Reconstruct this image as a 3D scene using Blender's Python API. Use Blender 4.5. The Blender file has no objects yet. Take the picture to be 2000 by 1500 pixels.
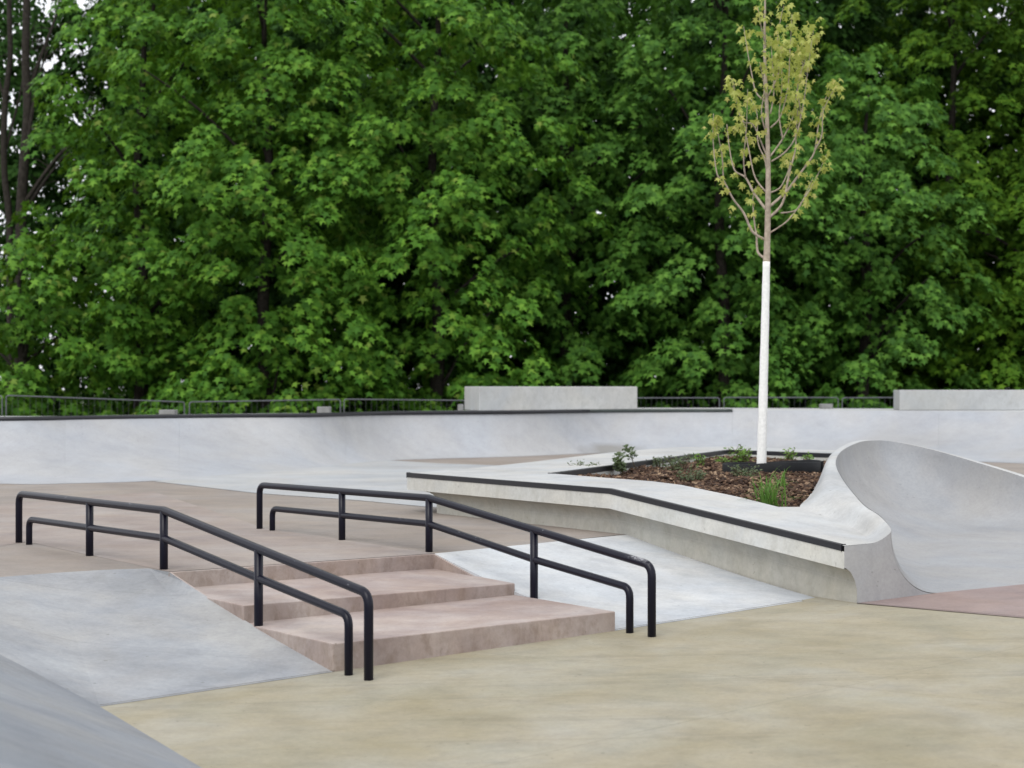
import bpy, math, random
import numpy as np
from mathutils import Vector, Matrix

random.seed(7)
rng = np.random.default_rng(7)
scene = bpy.context.scene
COL = scene.collection

# ------------------------------------------------------------------ survey of the site
# the camera stands at the origin, 1.45 m above the lowest paving; pixel measures of the
# photograph are turned into metres on the surface each mark lies on
F, CX, HY, EYE = 3350.0, 1000.0, 757.0, 1.45
ZP = 0.36                                   # upper plaza level

def atd(x, y, d):
    return Vector(((x - CX) / F * d, d, EYE + (HY - y) / F * d))

def onz(x, y, z):
    return atd(x, y, (EYE - z) * F / (y - HY))

def plane_z(a, b, c):                        # z = a*X + b*Y + c
    def hit(x, y):
        kx, kz = (x - CX) / F, (HY - y) / F
        d = (EYE - c) / (a * kx + b - kz)
        return atd(x, y, d)
    return hit

GA, GB = 0.03 * 0.79, 0.03 * 0.61            # the lower floor drains gently to the left
GC = 0.03 * (0.711 * 0.79 - 8.507 * 0.61)
def gz(X, Y): return GA * X + GB * Y + GC
onG = plane_z(GA, GB, GC)
LS = 0.103                                   # fall of the ledge beside the bank
def lz(X, Y):
    return 0.70 - LS * max(0.0, (X - 0.72) * 0.577 - (Y - 12.69) * 0.817)
onL = plane_z(-LS * 0.577, LS * 0.817, 0.70 + LS * (0.72 * 0.577 - 12.69 * 0.817))
CR = Vector((0.817, 0.577, 0))               # across the ledge
AL = Vector((0.577, -0.817, 0))              # along the ledge, towards the lower floor

# ------------------------------------------------------------------ helpers
def tag(o, label=None, cat=None, group=None, kind=None):
    if label: o['label'] = label
    if cat: o['category'] = cat
    if group: o['group'] = group
    if kind: o['kind'] = kind
    return o

def empty(name, loc=(0, 0, 0)):
    o = bpy.data.objects.new(name, None)
    o.empty_display_size = 0.2
    COL.objects.link(o)
    o.location = loc
    return o

def link(name, me, mat=None, parent=None, smooth=False):
    if mat: me.materials.append(mat)
    if smooth:
        me.polygons.foreach_set('use_smooth', [True] * len(me.polygons))
    o = bpy.data.objects.new(name, me)
    COL.objects.link(o)
    if parent is not None:
        o.parent = parent
        o.matrix_parent_inverse = Matrix.Translation(-Vector(parent.location))
    return o

def mesh(name, vs, fs, mat=None, parent=None, smooth=False, bevel=0, sharp=None):
    me = bpy.data.meshes.new(name)
    me.from_pydata([tuple(v) for v in vs], [], fs)
    me.validate()
    me.update()
    o = link(name, me, mat, parent, smooth)
    if bevel:
        m = o.modifiers.new('bevel', 'BEVEL')
        m.width = bevel; m.segments = 2; m.limit_method = 'ANGLE'; m.angle_limit = math.radians(35)
    return o

class MB:
    def __init__(s): s.v = []; s.f = []
    def add(s, vs, fs):
        n = len(s.v)
        s.v += [Vector(v) for v in vs]
        s.f += [tuple(i + n for i in f) for f in fs]
    def grid(s, rows, close=False):
        n = len(s.v); w = len(rows[0])
        for r in rows: s.v += [Vector(p) for p in r]
        for i in range(len(rows) - 1):
            for j in range(w if close else w - 1):
                k = (j + 1) % w
                s.f.append((n + i * w + j, n + i * w + k, n + (i + 1) * w + k, n + (i + 1) * w + j))
    def prism(s, poly, z0, z1):              # poly: xy list (ccw); z0, z1 numbers or callables
        n = len(poly)
        f0 = z0 if callable(z0) else (lambda x, y: z0)
        f1 = z1 if callable(z1) else (lambda x, y: z1)
        vs = [(p[0], p[1], f0(p[0], p[1])) for p in poly] + [(p[0], p[1], f1(p[0], p[1])) for p in poly]
        fs = [tuple(range(n - 1, -1, -1)), tuple(range(n, 2 * n))]
        fs += [(i, (i + 1) % n, n + (i + 1) % n, n + i) for i in range(n)]
        s.add(vs, fs)
    def tube(s, pts, rad, seg=12, cap=True):
        pts = [Vector(p) for p in pts]
        if not isinstance(rad, (list, tuple)): rad = [rad] * len(pts)
        rows = []; nrm = None
        for i, p in enumerate(pts):
            t = (pts[min(i + 1, len(pts) - 1)] - pts[max(i - 1, 0)])
            if t.length < 1e-9: t = Vector((0, 0, 1))
            t.normalize()
            if nrm is None:
                a = Vector((0, 0, 1)) if abs(t.z) < 0.9 else Vector((1, 0, 0))
                nrm = t.cross(a).normalized()
            nrm = (nrm - t * nrm.dot(t)).normalized()
            b = t.cross(nrm)
            rows.append([p + (nrm * math.cos(q) + b * math.sin(q)) * rad[i] for q in [2 * math.pi * k / seg for k in range(seg)]])
        n0 = len(s.v)
        s.grid(rows, close=True)
        if cap:
            s.f.append(tuple(range(n0 + seg - 1, n0 - 1, -1)))
            m = n0 + seg * (len(rows) - 1)
            s.f.append(tuple(range(m, m + seg)))
    def build(s, name, mat, parent=None, smooth=False, bevel=0):
        return mesh(name, s.v, s.f, mat, parent, smooth, bevel)

def round_path(pts, r, n=6):
    pts = [Vector(p) for p in pts]
    out = [pts[0]]
    for i in range(1, len(pts) - 1):
        a, b, c = pts[i - 1], pts[i], pts[i + 1]
        u, v = (a - b), (c - b)
        ang = u.angle(v)
        if ang > math.radians(170):
            out.append(b); continue
        t = min(r / math.tan(ang / 2), u.length * .45, v.length * .45)
        p0, p1 = b + u.normalized() * t, b + v.normalized() * t
        for k in range(n + 1):
            q = k / n
            out.append((1 - q) ** 2 * p0 + 2 * q * (1 - q) * b + q * q * p1)
    out.append(pts[-1])
    return out

def spline(pts, n=6):
    pts = [Vector(p) for p in pts]
    out = []
    for i in range(len(pts) - 1):
        p0, p1, p2, p3 = pts[max(i - 1, 0)], pts[i], pts[i + 1], pts[min(i + 2, len(pts) - 1)]
        for k in range(n):
            t = k / n
            out.append(.5 * ((2 * p1) + (p2 - p0) * t + (2 * p0 - 5 * p1 + 4 * p2 - p3) * t * t + (3 * p1 - p0 - 3 * p2 + p3) * t ** 3))
    out.append(pts[-1])
    return out

# ------------------------------------------------------------------ materials
def new_mat(name):
    m = bpy.data.materials.new(name); m.use_nodes = True
    nt = m.node_tree
    return m, nt, nt.nodes, nt.links, nt.nodes['Principled BSDF']

def ramp(nodes, stops):
    r = nodes.new('ShaderNodeValToRGB')
    e = r.color_ramp.elements
    e[0].position, e[0].color = stops[0][0], (*stops[0][1], 1)
    e[1].position, e[1].color = stops[-1][0], (*stops[-1][1], 1)
    for p, c in stops[1:-1]:
        x = e.new(p); x.color = (*c, 1)
    return r

def noise(nodes, links, vec, scale, detail=5, rough=.55, dist=0.0):
    n = nodes.new('ShaderNodeTexNoise')
    n.inputs['Scale'].default_value = scale
    n.inputs['Detail'].default_value = detail
    n.inputs['Roughness'].default_value = rough
    n.inputs['Distortion'].default_value = dist
    links.new(vec, n.inputs['Vector'])
    return n.outputs['Fac']

def mixc(nodes, links, fac, a, b, mode='MIX'):
    m = nodes.new('ShaderNodeMix'); m.data_type = 'RGBA'; m.blend_type = mode
    for sock, val in ((m.inputs['Factor'], fac), (m.inputs['A'], a), (m.inputs['B'], b)):
        if hasattr(val, 'is_output'): links.new(val, sock)
        elif isinstance(val, (int, float)): sock.default_value = val
        else: sock.default_value = (*val, 1)
    return m.outputs['Result']

def mapped(nodes, links, rot=(0, 0, 0), scale=(1, 1, 1), loc=(0, 0, 0)):
    tc = nodes.new('ShaderNodeTexCoord')
    mp = nodes.new('ShaderNodeMapping')
    mp.inputs['Rotation'].default_value = rot
    mp.inputs['Scale'].default_value = scale
    mp.inputs['Location'].default_value = loc
    links.new(tc.outputs['Object'], mp.inputs['Vector'])
    return mp.outputs['Vector']

ALB = .68
def concrete(name, dark, mid, light, scale=1.0, streak=None, stain=None, pits=True, lines=None, contrast=1.0, rough=.72, seed=0.0, spot=None, tex=1.0, scuff=False, stretch=1.45):
    dark, mid, light = [tuple(x * ALB for x in c) for c in (dark, mid, light)]
    if stain: stain = tuple(x * ALB for x in stain)
    m, nt, N, L, B = new_mat(name)
    v = mapped(N, L, loc=(seed, seed * .7, 0))
    big = noise(N, L, v, .55 * scale, 6, .6, .4)
    w = .16 / contrast
    base = ramp(N, [(.5 - w, dark), (.5, mid), (.5 + w, light)])
    L.new(big, base.inputs['Fac'])
    # trowel marks: short drawn-out blotches
    sv = mapped(N, L, rot=(0, 0, streak if streak is not None else .6), scale=(1, stretch, 1), loc=(3.1 + seed, 1.7, 0))
    tro = noise(N, L, sv, 1.9 * scale, 8, .62, .25)
    tr = ramp(N, [(.33, (.86, .865, .88)), (.5, (1, 1, 1)), (.68, (1.07, 1.07, 1.06))])
    L.new(tro, tr.inputs['Fac'])
    c = mixc(N, L, .8 * tex, base.outputs['Color'], tr.outputs['Color'], 'MULTIPLY')
    hv = mapped(N, L, loc=(9 + seed, 4, 1))
    hue = ramp(N, [(.36, (1.02, 1.0, .965)), (.5, (1, 1, 1)), (.64, (.97, .995, 1.025))])
    L.new(noise(N, L, hv, 1.15 * scale, 4, .55, .3), hue.inputs['Fac'])
    c = mixc(N, L, .9, c, hue.outputs['Color'], 'MULTIPLY')
    mot = ramp(N, [(.30, (.90, .90, .905)), (.55, (1, 1, 1)), (.75, (1.05, 1.05, 1.05))])
    L.new(noise(N, L, sv, 7.5 * scale, 6, .68, .2), mot.inputs['Fac'])
    c = mixc(N, L, .75, c, mot.outputs['Color'], 'MULTIPLY')
    fine = noise(N, L, v, 45, 4, .7)
    fr = ramp(N, [(.3, (.90, .90, .90)), (.7, (1.08, 1.08, 1.08))])
    L.new(fine, fr.inputs['Fac'])
    c = mixc(N, L, .8, c, fr.outputs['Color'], 'MULTIPLY')
    if scuff:                               # a few faint wheel marks
        for rz, lo in ((.35, 3.0), (-.8, 7.3)):
            qv = mapped(N, L, rot=(0, 0, rz), scale=(.35, 9, 1), loc=(seed + lo, lo, 0))
            qr = ramp(N, [(.66, (1, 1, 1)), (.70, (.93, .93, .93)), (.75, (.91, .91, .91))])
            L.new(noise(N, L, qv, .9, 2, .4, 1.2), qr.inputs['Fac'])
            c = mixc(N, L, 1.0, c, qr.outputs['Color'], 'MULTIPLY')
    pt_ = ramp(N, [(.70, (1, 1, 1)), (.77, (.66, .65, .63))])
    L.new(noise(N, L, v, 26, 2, .5), pt_.inputs['Fac'])
    c = mixc(N, L, .8, c, pt_.outputs['Color'], 'MULTIPLY')
    if stain:
        gv = mapped(N, L, scale=(8, 8, 5), loc=(seed, 0, 2))
        g = noise(N, L, gv, 1.5, 6, .7, .3)
        gr = ramp(N, [(.47, (0, 0, 0)), (.68, (.48, .48, .48))])
        L.new(g, gr.inputs['Fac'])
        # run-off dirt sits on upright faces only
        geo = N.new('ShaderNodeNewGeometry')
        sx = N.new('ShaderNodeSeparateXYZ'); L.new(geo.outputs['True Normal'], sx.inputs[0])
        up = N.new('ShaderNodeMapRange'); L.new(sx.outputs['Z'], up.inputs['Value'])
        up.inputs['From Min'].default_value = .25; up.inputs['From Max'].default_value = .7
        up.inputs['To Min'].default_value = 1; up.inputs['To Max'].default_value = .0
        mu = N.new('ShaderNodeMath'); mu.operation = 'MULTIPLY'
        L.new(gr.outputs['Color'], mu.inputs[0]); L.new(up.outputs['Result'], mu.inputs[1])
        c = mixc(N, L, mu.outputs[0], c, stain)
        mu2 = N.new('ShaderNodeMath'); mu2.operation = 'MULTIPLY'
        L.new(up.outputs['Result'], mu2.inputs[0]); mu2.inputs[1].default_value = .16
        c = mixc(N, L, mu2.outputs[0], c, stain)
    if lines:                                # saw-cut joints: (nx, ny, c)
        tc = N.new('ShaderNodeTexCoord')
        for (nx, ny, cc) in lines:
            d = N.new('ShaderNodeVectorMath'); d.operation = 'DOT_PRODUCT'
            L.new(tc.outputs['Object'], d.inputs[0]); d.inputs[1].default_value = (nx, ny, 0)
            s = N.new('ShaderNodeMath'); s.operation = 'SUBTRACT'
            L.new(d.outputs['Value'], s.inputs[0]); s.inputs[1].default_value = cc
            a = N.new('ShaderNodeMath'); a.operation = 'ABSOLUTE'; L.new(s.outputs[0], a.inputs[0])
            r = N.new('ShaderNodeMapRange'); L.new(a.outputs[0], r.inputs['Value'])
            r.inputs['From Min'].default_value = .002; r.inputs['From Max'].default_value = .009
            r.inputs['To Min'].default_value = .20; r.inputs['To Max'].default_value = 0
            c = mixc(N, L, r.outputs['Result'], c, tuple(x * .4 for x in dark))
    if spot:
        tc2 = N.new('ShaderNodeTexCoord')
        mp2 = N.new('ShaderNodeMapping'); mp2.inputs['Location'].default_value = tuple(-x * k for x, k in zip(spot[0], spot[1])); mp2.inputs['Scale'].default_value = spot[1]
        L.new(tc2.outputs['Object'], mp2.inputs['Vector'])
        ln = N.new('ShaderNodeVectorMath'); ln.operation = 'LENGTH'; L.new(mp2.outputs['Vector'], ln.inputs[0])
        ad = N.new('ShaderNodeMath'); ad.operation = 'MULTIPLY_ADD'; L.new(tro, ad.inputs[0]); ad.inputs[1].default_value = 1.6; L.new(ln.outputs['Value'], ad.inputs[2])
        mr2 = N.new('ShaderNodeMapRange'); L.new(ad.outputs[0], mr2.inputs['Value'])
        mr2.inputs['From Min'].default_value = 1.2; mr2.inputs['From Max'].default_value = 1.9
        mr2.inputs['To Min'].default_value = .6; mr2.inputs['To Max'].default_value = 0
        c = mixc(N, L, mr2.outputs['Result'], c, (.17, .155, .125))
    L.new(c, B.inputs['Base Color'])
    B.inputs['Roughness'].default_value = rough
    B.inputs['Specular IOR Level'].default_value = .3
    bump = N.new('ShaderNodeBump'); bump.inputs['Strength'].default_value = .12; bump.inputs['Distance'].default_value = .01
    L.new(fine, bump.inputs['Height']); L.new(bump.outputs['Normal'], B.inputs['Normal'])
    return m

M = {}
def sawline(a, b):
    pa, pb = onG(*a), onG(*b)
    t = (pb - pa); n = Vector((-t.y, t.x, 0)).normalized()
    return (n.x, n.y, pa.x * n.x + pa.y * n.y)
M['yellow'] = concrete('sand_yellow_concrete', (0.373, 0.331, 0.222), (0.443, 0.401, 0.297), (0.494, 0.463, 0.382), 2.0, streak=.55,
                       lines=[sawline((1000, 1280), (1600, 1337)), sawline((1040, 1476), (1400, 1396))], contrast=.8, scuff=True)
M['pink'] = concrete('rose_concrete', (0.323, 0.276, 0.242), (0.375, 0.325, 0.288), (0.420, 0.369, 0.329), 1.2, streak=-.6)
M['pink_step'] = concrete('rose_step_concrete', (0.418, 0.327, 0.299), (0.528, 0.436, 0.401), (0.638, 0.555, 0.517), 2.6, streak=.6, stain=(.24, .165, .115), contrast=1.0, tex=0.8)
M['pink_floor'] = concrete('rose_floor_concrete', (0.333, 0.246, 0.231), (0.385, 0.296, 0.275), (0.437, 0.345, 0.324), 1.6)
M['grey'] = concrete('grey_concrete', (0.320, 0.333, 0.354), (0.432, 0.441, 0.458), (0.510, 0.518, 0.527), 1.9, streak=.5, contrast=1.0, tex=0.8, scuff=True)
M['pale'] = concrete('pale_concrete', (0.561, 0.586, 0.616), (0.701, 0.717, 0.732), (0.781, 0.793, 0.799), 1.7, streak=.7, contrast=1.1, scuff=True)
M['patch'] = concrete('patch_concrete', (.47, .48, .495), (.55, .56, .57), (.60, .605, .61), 1.1, streak=.4, contrast=.9)
M['pink_walk'] = concrete('rose_walk_concrete', (0.349, 0.286, 0.260), (0.412, 0.349, 0.316), (0.465, 0.407, 0.372), 1.6, streak=.6)
M['ledge'] = concrete('ledge_concrete', (0.562, 0.567, 0.567), (0.636, 0.641, 0.641), (0.689, 0.694, 0.689), 1.6, streak=.9, contrast=.9, stretch=1.0)
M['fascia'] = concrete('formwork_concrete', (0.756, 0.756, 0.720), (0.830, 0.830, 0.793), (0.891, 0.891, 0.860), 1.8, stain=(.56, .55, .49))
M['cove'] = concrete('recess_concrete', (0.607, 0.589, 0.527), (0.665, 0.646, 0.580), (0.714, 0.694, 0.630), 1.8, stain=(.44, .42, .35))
M['bowl'] = concrete('bowl_concrete', (0.397, 0.401, 0.415), (0.455, 0.459, 0.472), (0.497, 0.501, 0.513), 1.2, streak=1.2, contrast=0.7, tex=0.6, stretch=1.0)
M['face'] = concrete('end_face_concrete', (0.453, 0.457, 0.478), (0.519, 0.523, 0.543), (0.567, 0.571, 0.591), 1.2, streak=1.2, contrast=0.7, tex=0.6, stretch=1.0)
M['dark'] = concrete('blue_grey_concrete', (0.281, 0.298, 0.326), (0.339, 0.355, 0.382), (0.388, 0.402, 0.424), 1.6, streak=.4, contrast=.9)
M['quarter'] = concrete('quarter_concrete', (0.438, 0.449, 0.480), (0.518, 0.530, 0.558), (0.570, 0.578, 0.601), .7, streak=.3, contrast=0.7, spot=((1.75, 28.75, .40), (1.6, 1.2, 7.0)), tex=0.6, stretch=1.0)
M['block'] = concrete('block_concrete', (.60, .61, .605), (.67, .675, .67), (.72, .725, .72), 1.0, stain=(.47, .47, .45))

def simple(name, col, rough=.6, metal=0, var=0.0, scale=8, spec=.5):
    m, nt, N, L, B = new_mat(name)
    B.inputs['Roughness'].default_value = rough
    B.inputs['Metallic'].default_value = metal
    B.inputs['Specular IOR Level'].default_value = spec
    v = mapped(N, L)
    f = noise(N, L, v, scale, 5)
    r = ramp(N, [(.3, tuple(max(0, c * (1 - var)) for c in col)), (.7, tuple(c * (1 + var) for c in col))])
    L.new(f, r.inputs['Fac']); L.new(r.outputs['Color'], B.inputs['Base Color'])
    return m

M['steel'] = simple('black_painted_steel', (.007, .007, .011), .45, 0, .2, 30)
def rail_mat():
    m, nt, N, L, B = new_mat('black_rail_paint')
    v = mapped(N, L)
    sp = noise(N, L, v, 42, 6, .7)
    sp2 = noise(N, L, v, 3.1, 3, .5)
    geo = N.new('ShaderNodeNewGeometry'); sx = N.new('ShaderNodeSeparateXYZ')
    L.new(geo.outputs['Normal'], sx.inputs[0])
    up = N.new('ShaderNodeMapRange'); L.new(sx.outputs['Z'], up.inputs['Value'])
    up.inputs['From Min'].default_value = .2; up.inputs['From Max'].default_value = .9
    a = N.new('ShaderNodeMath'); a.operation = 'MULTIPLY_ADD'
    L.new(sp2, a.inputs[0]); a.inputs[1].default_value = .5; L.new(sp, a.inputs[2])
    r = ramp(N, [(.92, (0, 0, 0)), (.97, (1, 1, 1))]); L.new(a.outputs[0], r.inputs['Fac'])
    mu = N.new('ShaderNodeMath'); mu.operation = 'MULTIPLY'
    L.new(r.outputs['Color'], mu.inputs[0]); L.new(up.outputs['Result'], mu.inputs[1])
    # worn patch where the boards land, at the lower end of the farther rail
    tc = N.new('ShaderNodeTexCoord')
    ds = N.new('ShaderNodeVectorMath'); ds.operation = 'DISTANCE'
    L.new(tc.outputs['Object'], ds.inputs[0]); ds.inputs[1].default_value = (.72, 9.69, .49)
    mr = N.new('ShaderNodeMapRange'); L.new(ds.outputs['Value'], mr.inputs['Value'])
    mr.inputs['From Min'].default_value = .04; mr.inputs['From Max'].default_value = .11
    mr.inputs['To Min'].default_value = 1; mr.inputs['To Max'].default_value = 0
    r2 = ramp(N, [(.47, (0, 0, 0)), (.55, (1, 1, 1))]); L.new(sp, r2.inputs['Fac'])
    m2 = N.new('ShaderNodeMath'); m2.operation = 'MULTIPLY'
    L.new(mr.outputs['Result'], m2.inputs[0]); L.new(r2.outputs['Color'], m2.inputs[1])
    m3 = N.new('ShaderNodeMath'); m3.operation = 'MULTIPLY'
    L.new(m2.outputs[0], m3.inputs[0]); L.new(up.outputs['Result'], m3.inputs[1])
    mx = N.new('ShaderNodeMath'); mx.operation = 'MAXIMUM'
    L.new(mu.outputs[0], mx.inputs[0]); L.new(m3.outputs[0], mx.inputs[1])
    c = mixc(N, L, mx.outputs[0], (.006, .006, .014), (.26, .26, .28))
    L.new(c, B.inputs['Base Color'])
    B.inputs['Roughness'].default_value = .30
    B.inputs['Specular IOR Level'].default_value = .22
    return m
M['rail'] = rail_mat()
M['galv'] = simple('galvanised_steel', (.105, .112, .125), .6, .2, .2, 12)
M['wire'] = simple('fence_wire', (.07, .075, .08), .6, .3, .2, 12)
M['plastic'] = simple('black_plastic', (.010, .011, .013), .65, 0, .25, 9, .2)
M['foot'] = simple('pale_cast_concrete', (.20, .20, .195), .85, 0, .15, 9)
M['soil'] = simple('dark_soil', (.035, .024, .017), .95, 0, .5, 25, .1)
M['grass_ground'] = simple('rough_grass_ground', (.04, .06, .02), .95, 0, .5, 3, .1)
M['bark_dark'] = simple('dark_bark', (.035, .03, .026), .9, 0, .45, 14, .1)
M['bark_young'] = simple('young_bark', (.36, .30, .24), .8, 0, .3, 22, .2)
M['whitewash'] = simple('white_trunk_paint', (.78, .78, .765), .85, 0, .09, 40, .15)

def leaf_mat(name, stops, trans=.35, tcol=(.16, .32, .04), rough=.5, spec=.25):
    m, nt, N, L, B = new_mat(name)
    geo = N.new('ShaderNodeNewGeometry')
    r = ramp(N, stops); L.new(geo.outputs['Random Per Island'], r.inputs['Fac'])
    L.new(r.outputs['Color'], B.inputs['Base Color'])
    B.inputs['Roughness'].default_value = rough
    B.inputs['Specular IOR Level'].default_value = spec
    t = N.new('ShaderNodeBsdfTranslucent'); t.inputs['Color'].default_value = (*tcol, 1)
    mx = N.new('ShaderNodeMixShader'); mx.inputs[0].default_value = trans
    L.new(B.outputs[0], mx.inputs[1]); L.new(t.outputs[0], mx.inputs[2])
    L.new(mx.outputs[0], N['Material Output'].inputs['Surface'])
    return m
M['maple'] = leaf_mat('maple_leaf', [(0, (.034, .10, .012)), (.55, (.072, .182, .02)), (.95, (.14, .285, .032)), (1, (.16, .22, .04))], .20, (.15, .30, .02), .6, .12)
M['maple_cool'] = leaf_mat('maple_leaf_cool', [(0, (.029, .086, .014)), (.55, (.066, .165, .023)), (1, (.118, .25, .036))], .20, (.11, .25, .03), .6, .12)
M['olive'] = leaf_mat('dark_olive_leaf', [(0, (.032, .085, .007)), (.6, (.055, .125, .010)), (1, (.09, .175, .014))], .15, (.09, .17, .01), .65, .08)
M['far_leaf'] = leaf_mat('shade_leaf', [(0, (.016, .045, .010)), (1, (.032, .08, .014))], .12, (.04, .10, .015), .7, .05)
M['young_leaf'] = leaf_mat('young_yellow_leaf', [(0, (.30, .34, .07)), (.7, (.43, .46, .13)), (1, (.48, .42, .15))], .4, (.45, .52, .10))
M['herb'] = leaf_mat('grey_green_leaf', [(0, (.07, .10, .05)), (1, (.13, .165, .085))], .3, (.12, .18, .06))
M['herb_bright'] = leaf_mat('bright_herb_leaf', [(0, (.10, .21, .03)), (1, (.19, .32, .06))], .35, (.2, .36, .05))
M['blade'] = leaf_mat('grass_blade', [(0, (.07, .16, .03)), (1, (.15, .27, .06))], .35, (.15, .3, .05))
M['stem'] = simple('brown_stem', (.08, .06, .035), .8, 0, .3, 20, .2)
M['chip'] = leaf_mat('bark_chip', [(0, (.022, .012, .008)), (.5, (.068, .038, .025)), (.85, (.15, .092, .058)), (1, (.33, .23, .15))], .0, (.1, .1, .1), .85)

# ------------------------------------------------------------------ world, sun, camera
SUN_EL, SUN_AZ = math.radians(52), math.radians(205)
world = bpy.data.worlds.new('World'); scene.world = world; world.use_nodes = True
WN, WL = world.node_tree.nodes, world.node_tree.links
sky = WN.new('ShaderNodeTexSky'); sky.sky_type = 'NISHITA'; sky.sun_disc = False
sky.sun_elevation = SUN_EL; sky.sun_rotation = SUN_AZ
sky.air_density = 1.0; sky.dust_density = 2.0; sky.ozone_density = 1.0
hs = WN.new('ShaderNodeHueSaturation'); hs.inputs['Saturation'].default_value = .22
WL.new(sky.outputs[0], hs.inputs['Color'])
# an even cloud layer in front of the blue: most of the sky light is the same from every side
mxw = WN.new('ShaderNodeMix'); mxw.data_type = 'RGBA'; mxw.inputs['Factor'].default_value = .72
WL.new(hs.outputs[0], mxw.inputs['A']); mxw.inputs['B'].default_value = (6.6, 6.75, 7.0, 1)
bg = WN['Background']; WL.new(mxw.outputs['Result'], bg.inputs['Color'])
bg.inputs['Strength'].default_value = .13

sl = bpy.data.lights.new('sun', 'SUN'); sl.energy = .95; sl.angle = math.radians(40); sl.color = (1, .97, .92)
so = bpy.data.objects.new('sun', sl); COL.objects.link(so)
sdir = Vector((math.sin(SUN_AZ) * math.cos(SUN_EL), math.cos(SUN_AZ) * math.cos(SUN_EL), math.sin(SUN_EL)))
so.rotation_euler = sdir.to_track_quat('Z', 'Y').to_euler()
so.location = (0, 0, 20)

cam = bpy.data.cameras.new('camera'); co = bpy.data.objects.new('camera', cam); COL.objects.link(co)
co.location = (0, 0, EYE); co.rotation_euler = (math.radians(90), 0, 0)
cam.sensor_width = 36; cam.lens = 36 * F / 2000; cam.shift_y = (HY - 750) / 2000
cam.clip_end = 3000; cam.clip_start = .1
cam.dof.use_dof = True; cam.dof.focus_distance = 11.2; cam.dof.aperture_fstop = 3.1
scene.camera = co
scene.view_settings.view_transform = 'Standard'; scene.view_settings.look = 'None'
scene.view_settings.gamma = 1; scene.view_settings.exposure = 0.70
scene.cycles.use_denoising = True
scene.cycles.max_bounces = 8; scene.cycles.diffuse_bounces = 3; scene.cycles.transmission_bounces = 4
scene.cycles.sample_clamp_indirect = 6

# ------------------------------------------------------------------ ground and floors
tag(mesh('ground', [(-900, -300, -.9), (900, -300, -.9), (900, 1800, -.9), (-900, 1800, -.9)], [(0, 1, 2, 3)], M['grass_ground']),
    'rough grassy ground under the trees', None, None, 'structure')

def floor_poly(name, pts, mat, dz=0.0, label=None):
    n = len(pts)
    return tag(mesh(name, [Vector(p) + Vector((0, 0, dz)) for p in pts], [tuple(range(n))], mat), label, None, None, 'structure')

def G(X, Y, dz=0): return Vector((X, Y, gz(X, Y) + dz))
floor_poly('lower_floor', [G(-6, -2), G(12, -2), G(12, 14), G(6, 15.5), G(1.5, 12.5), onG(1569, 1174), onG(1200, 1232), onG(653, 1312), onG(195, 1380), onG(140, 1400)], M['yellow'],
           label='sand yellow concrete floor in front of the steps')
floor_poly('pink_floor', [onG(1672, 1179), onG(2000, 1208), onG(2500, 1250), onG(2600, 1105), onG(2300, 1113), onG(2000, 1142), onG(1831, 1159)], M['pink_floor'], .004,
           label='rose coloured floor strip in front of the bowl')

# upper plaza
PL, PR = onz(330, 1117, ZP), onz(849, 1081, ZP)
SL, SR = onG(653, 1312), onG(1200, 1232)
top_left = [onz(-420, 1165, ZP), onz(0, 1127, ZP), onz(105, 1119, ZP), onz(200, 1113, ZP), onz(290, 1110, ZP), PL]
RB = onz(1195, 1046, ZP)
plaza = top_left + [PR, onz(1000, 1066, ZP), RB, Vector((1.5, 13.3, ZP)), Vector((2.6, 16.6, ZP)), Vector((5.2, 16.8, ZP)), Vector((12, 15, ZP)),
                    Vector((14, 32, ZP)), Vector((-14, 32, ZP)), Vector((-12, 10.5, ZP))]
floor_poly('upper_floor', plaza, M['pink'], label='rose coloured concrete plaza above the steps')
Zq = ZP + .004
floor_poly('grey_floor_patch', [onz(300, 940, Zq), onz(500, 963, Zq), onz(700, 977, Zq), onz(860, 992, Zq), onz(1000, 990, Zq), onz(1120, 915, Zq),
                                onz(1000, 910, Zq), onz(860, 905, Zq), onz(740, 898, Zq), onz(600, 908, Zq), onz(450, 922, Zq)], M['patch'],
           label='pale grey triangular floor panel behind the far handrail')

# ------------------------------------------------------------------ banks
def bank(name, top, bottom, mat, sag=.03, n=10, **kw):
    rows = []
    for k in range(n + 1):
        q = k / n
        rows.append([a.lerp(b, q) - Vector((0, 0, sag * 4 * q * (1 - q))) for a, b in zip(top, bottom)])
    b = MB(); b.grid(rows)
    # skirt to the ground so that it is a solid wedge
    edge = rows[0] + [r[-1] for r in rows[1:]] + list(reversed(rows[-1][:-1])) + [r[0] for r in reversed(rows[1:-1])]
    b.grid([edge, [Vector((p.x, p.y, -.6)) for p in edge]], close=True)
    return b.build(name, mat)

V1 = atd(0, 1278, 8.30); V2 = atd(-330, 1120, 9.9); V0 = atd(-160, 1205, 9.05)
GL = onG(195, 1380)
bk = bank('bank_ramp', [onz(-330, 1115, ZP), onz(-60, 1132, ZP), onz(0, 1127, ZP), onz(105, 1119, ZP), onz(200, 1113, ZP), onz(290, 1110, ZP), PL],
          [V2, V0, V1, onG(195, 1380), onG(330, 1360), onG(490, 1336), SL], M['grey'], .014)
tag(bk, 'light grey concrete bank sloping down left of the near handrail and the steps', 'bank ramp')
PRb = PR
bk = bank('bank_ramp', [PRb, onz(1000, 1066, ZP), onz(1110, 1055, ZP), RB + CR * .16],
          [SR, onG(1330, 1212), onG(1450, 1193), onG(1569, 1174) + CR * .16], M['pale'], .022)
tag(bk, 'pale grey concrete bank between the far handrail and the long ledge', 'bank ramp')

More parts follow.
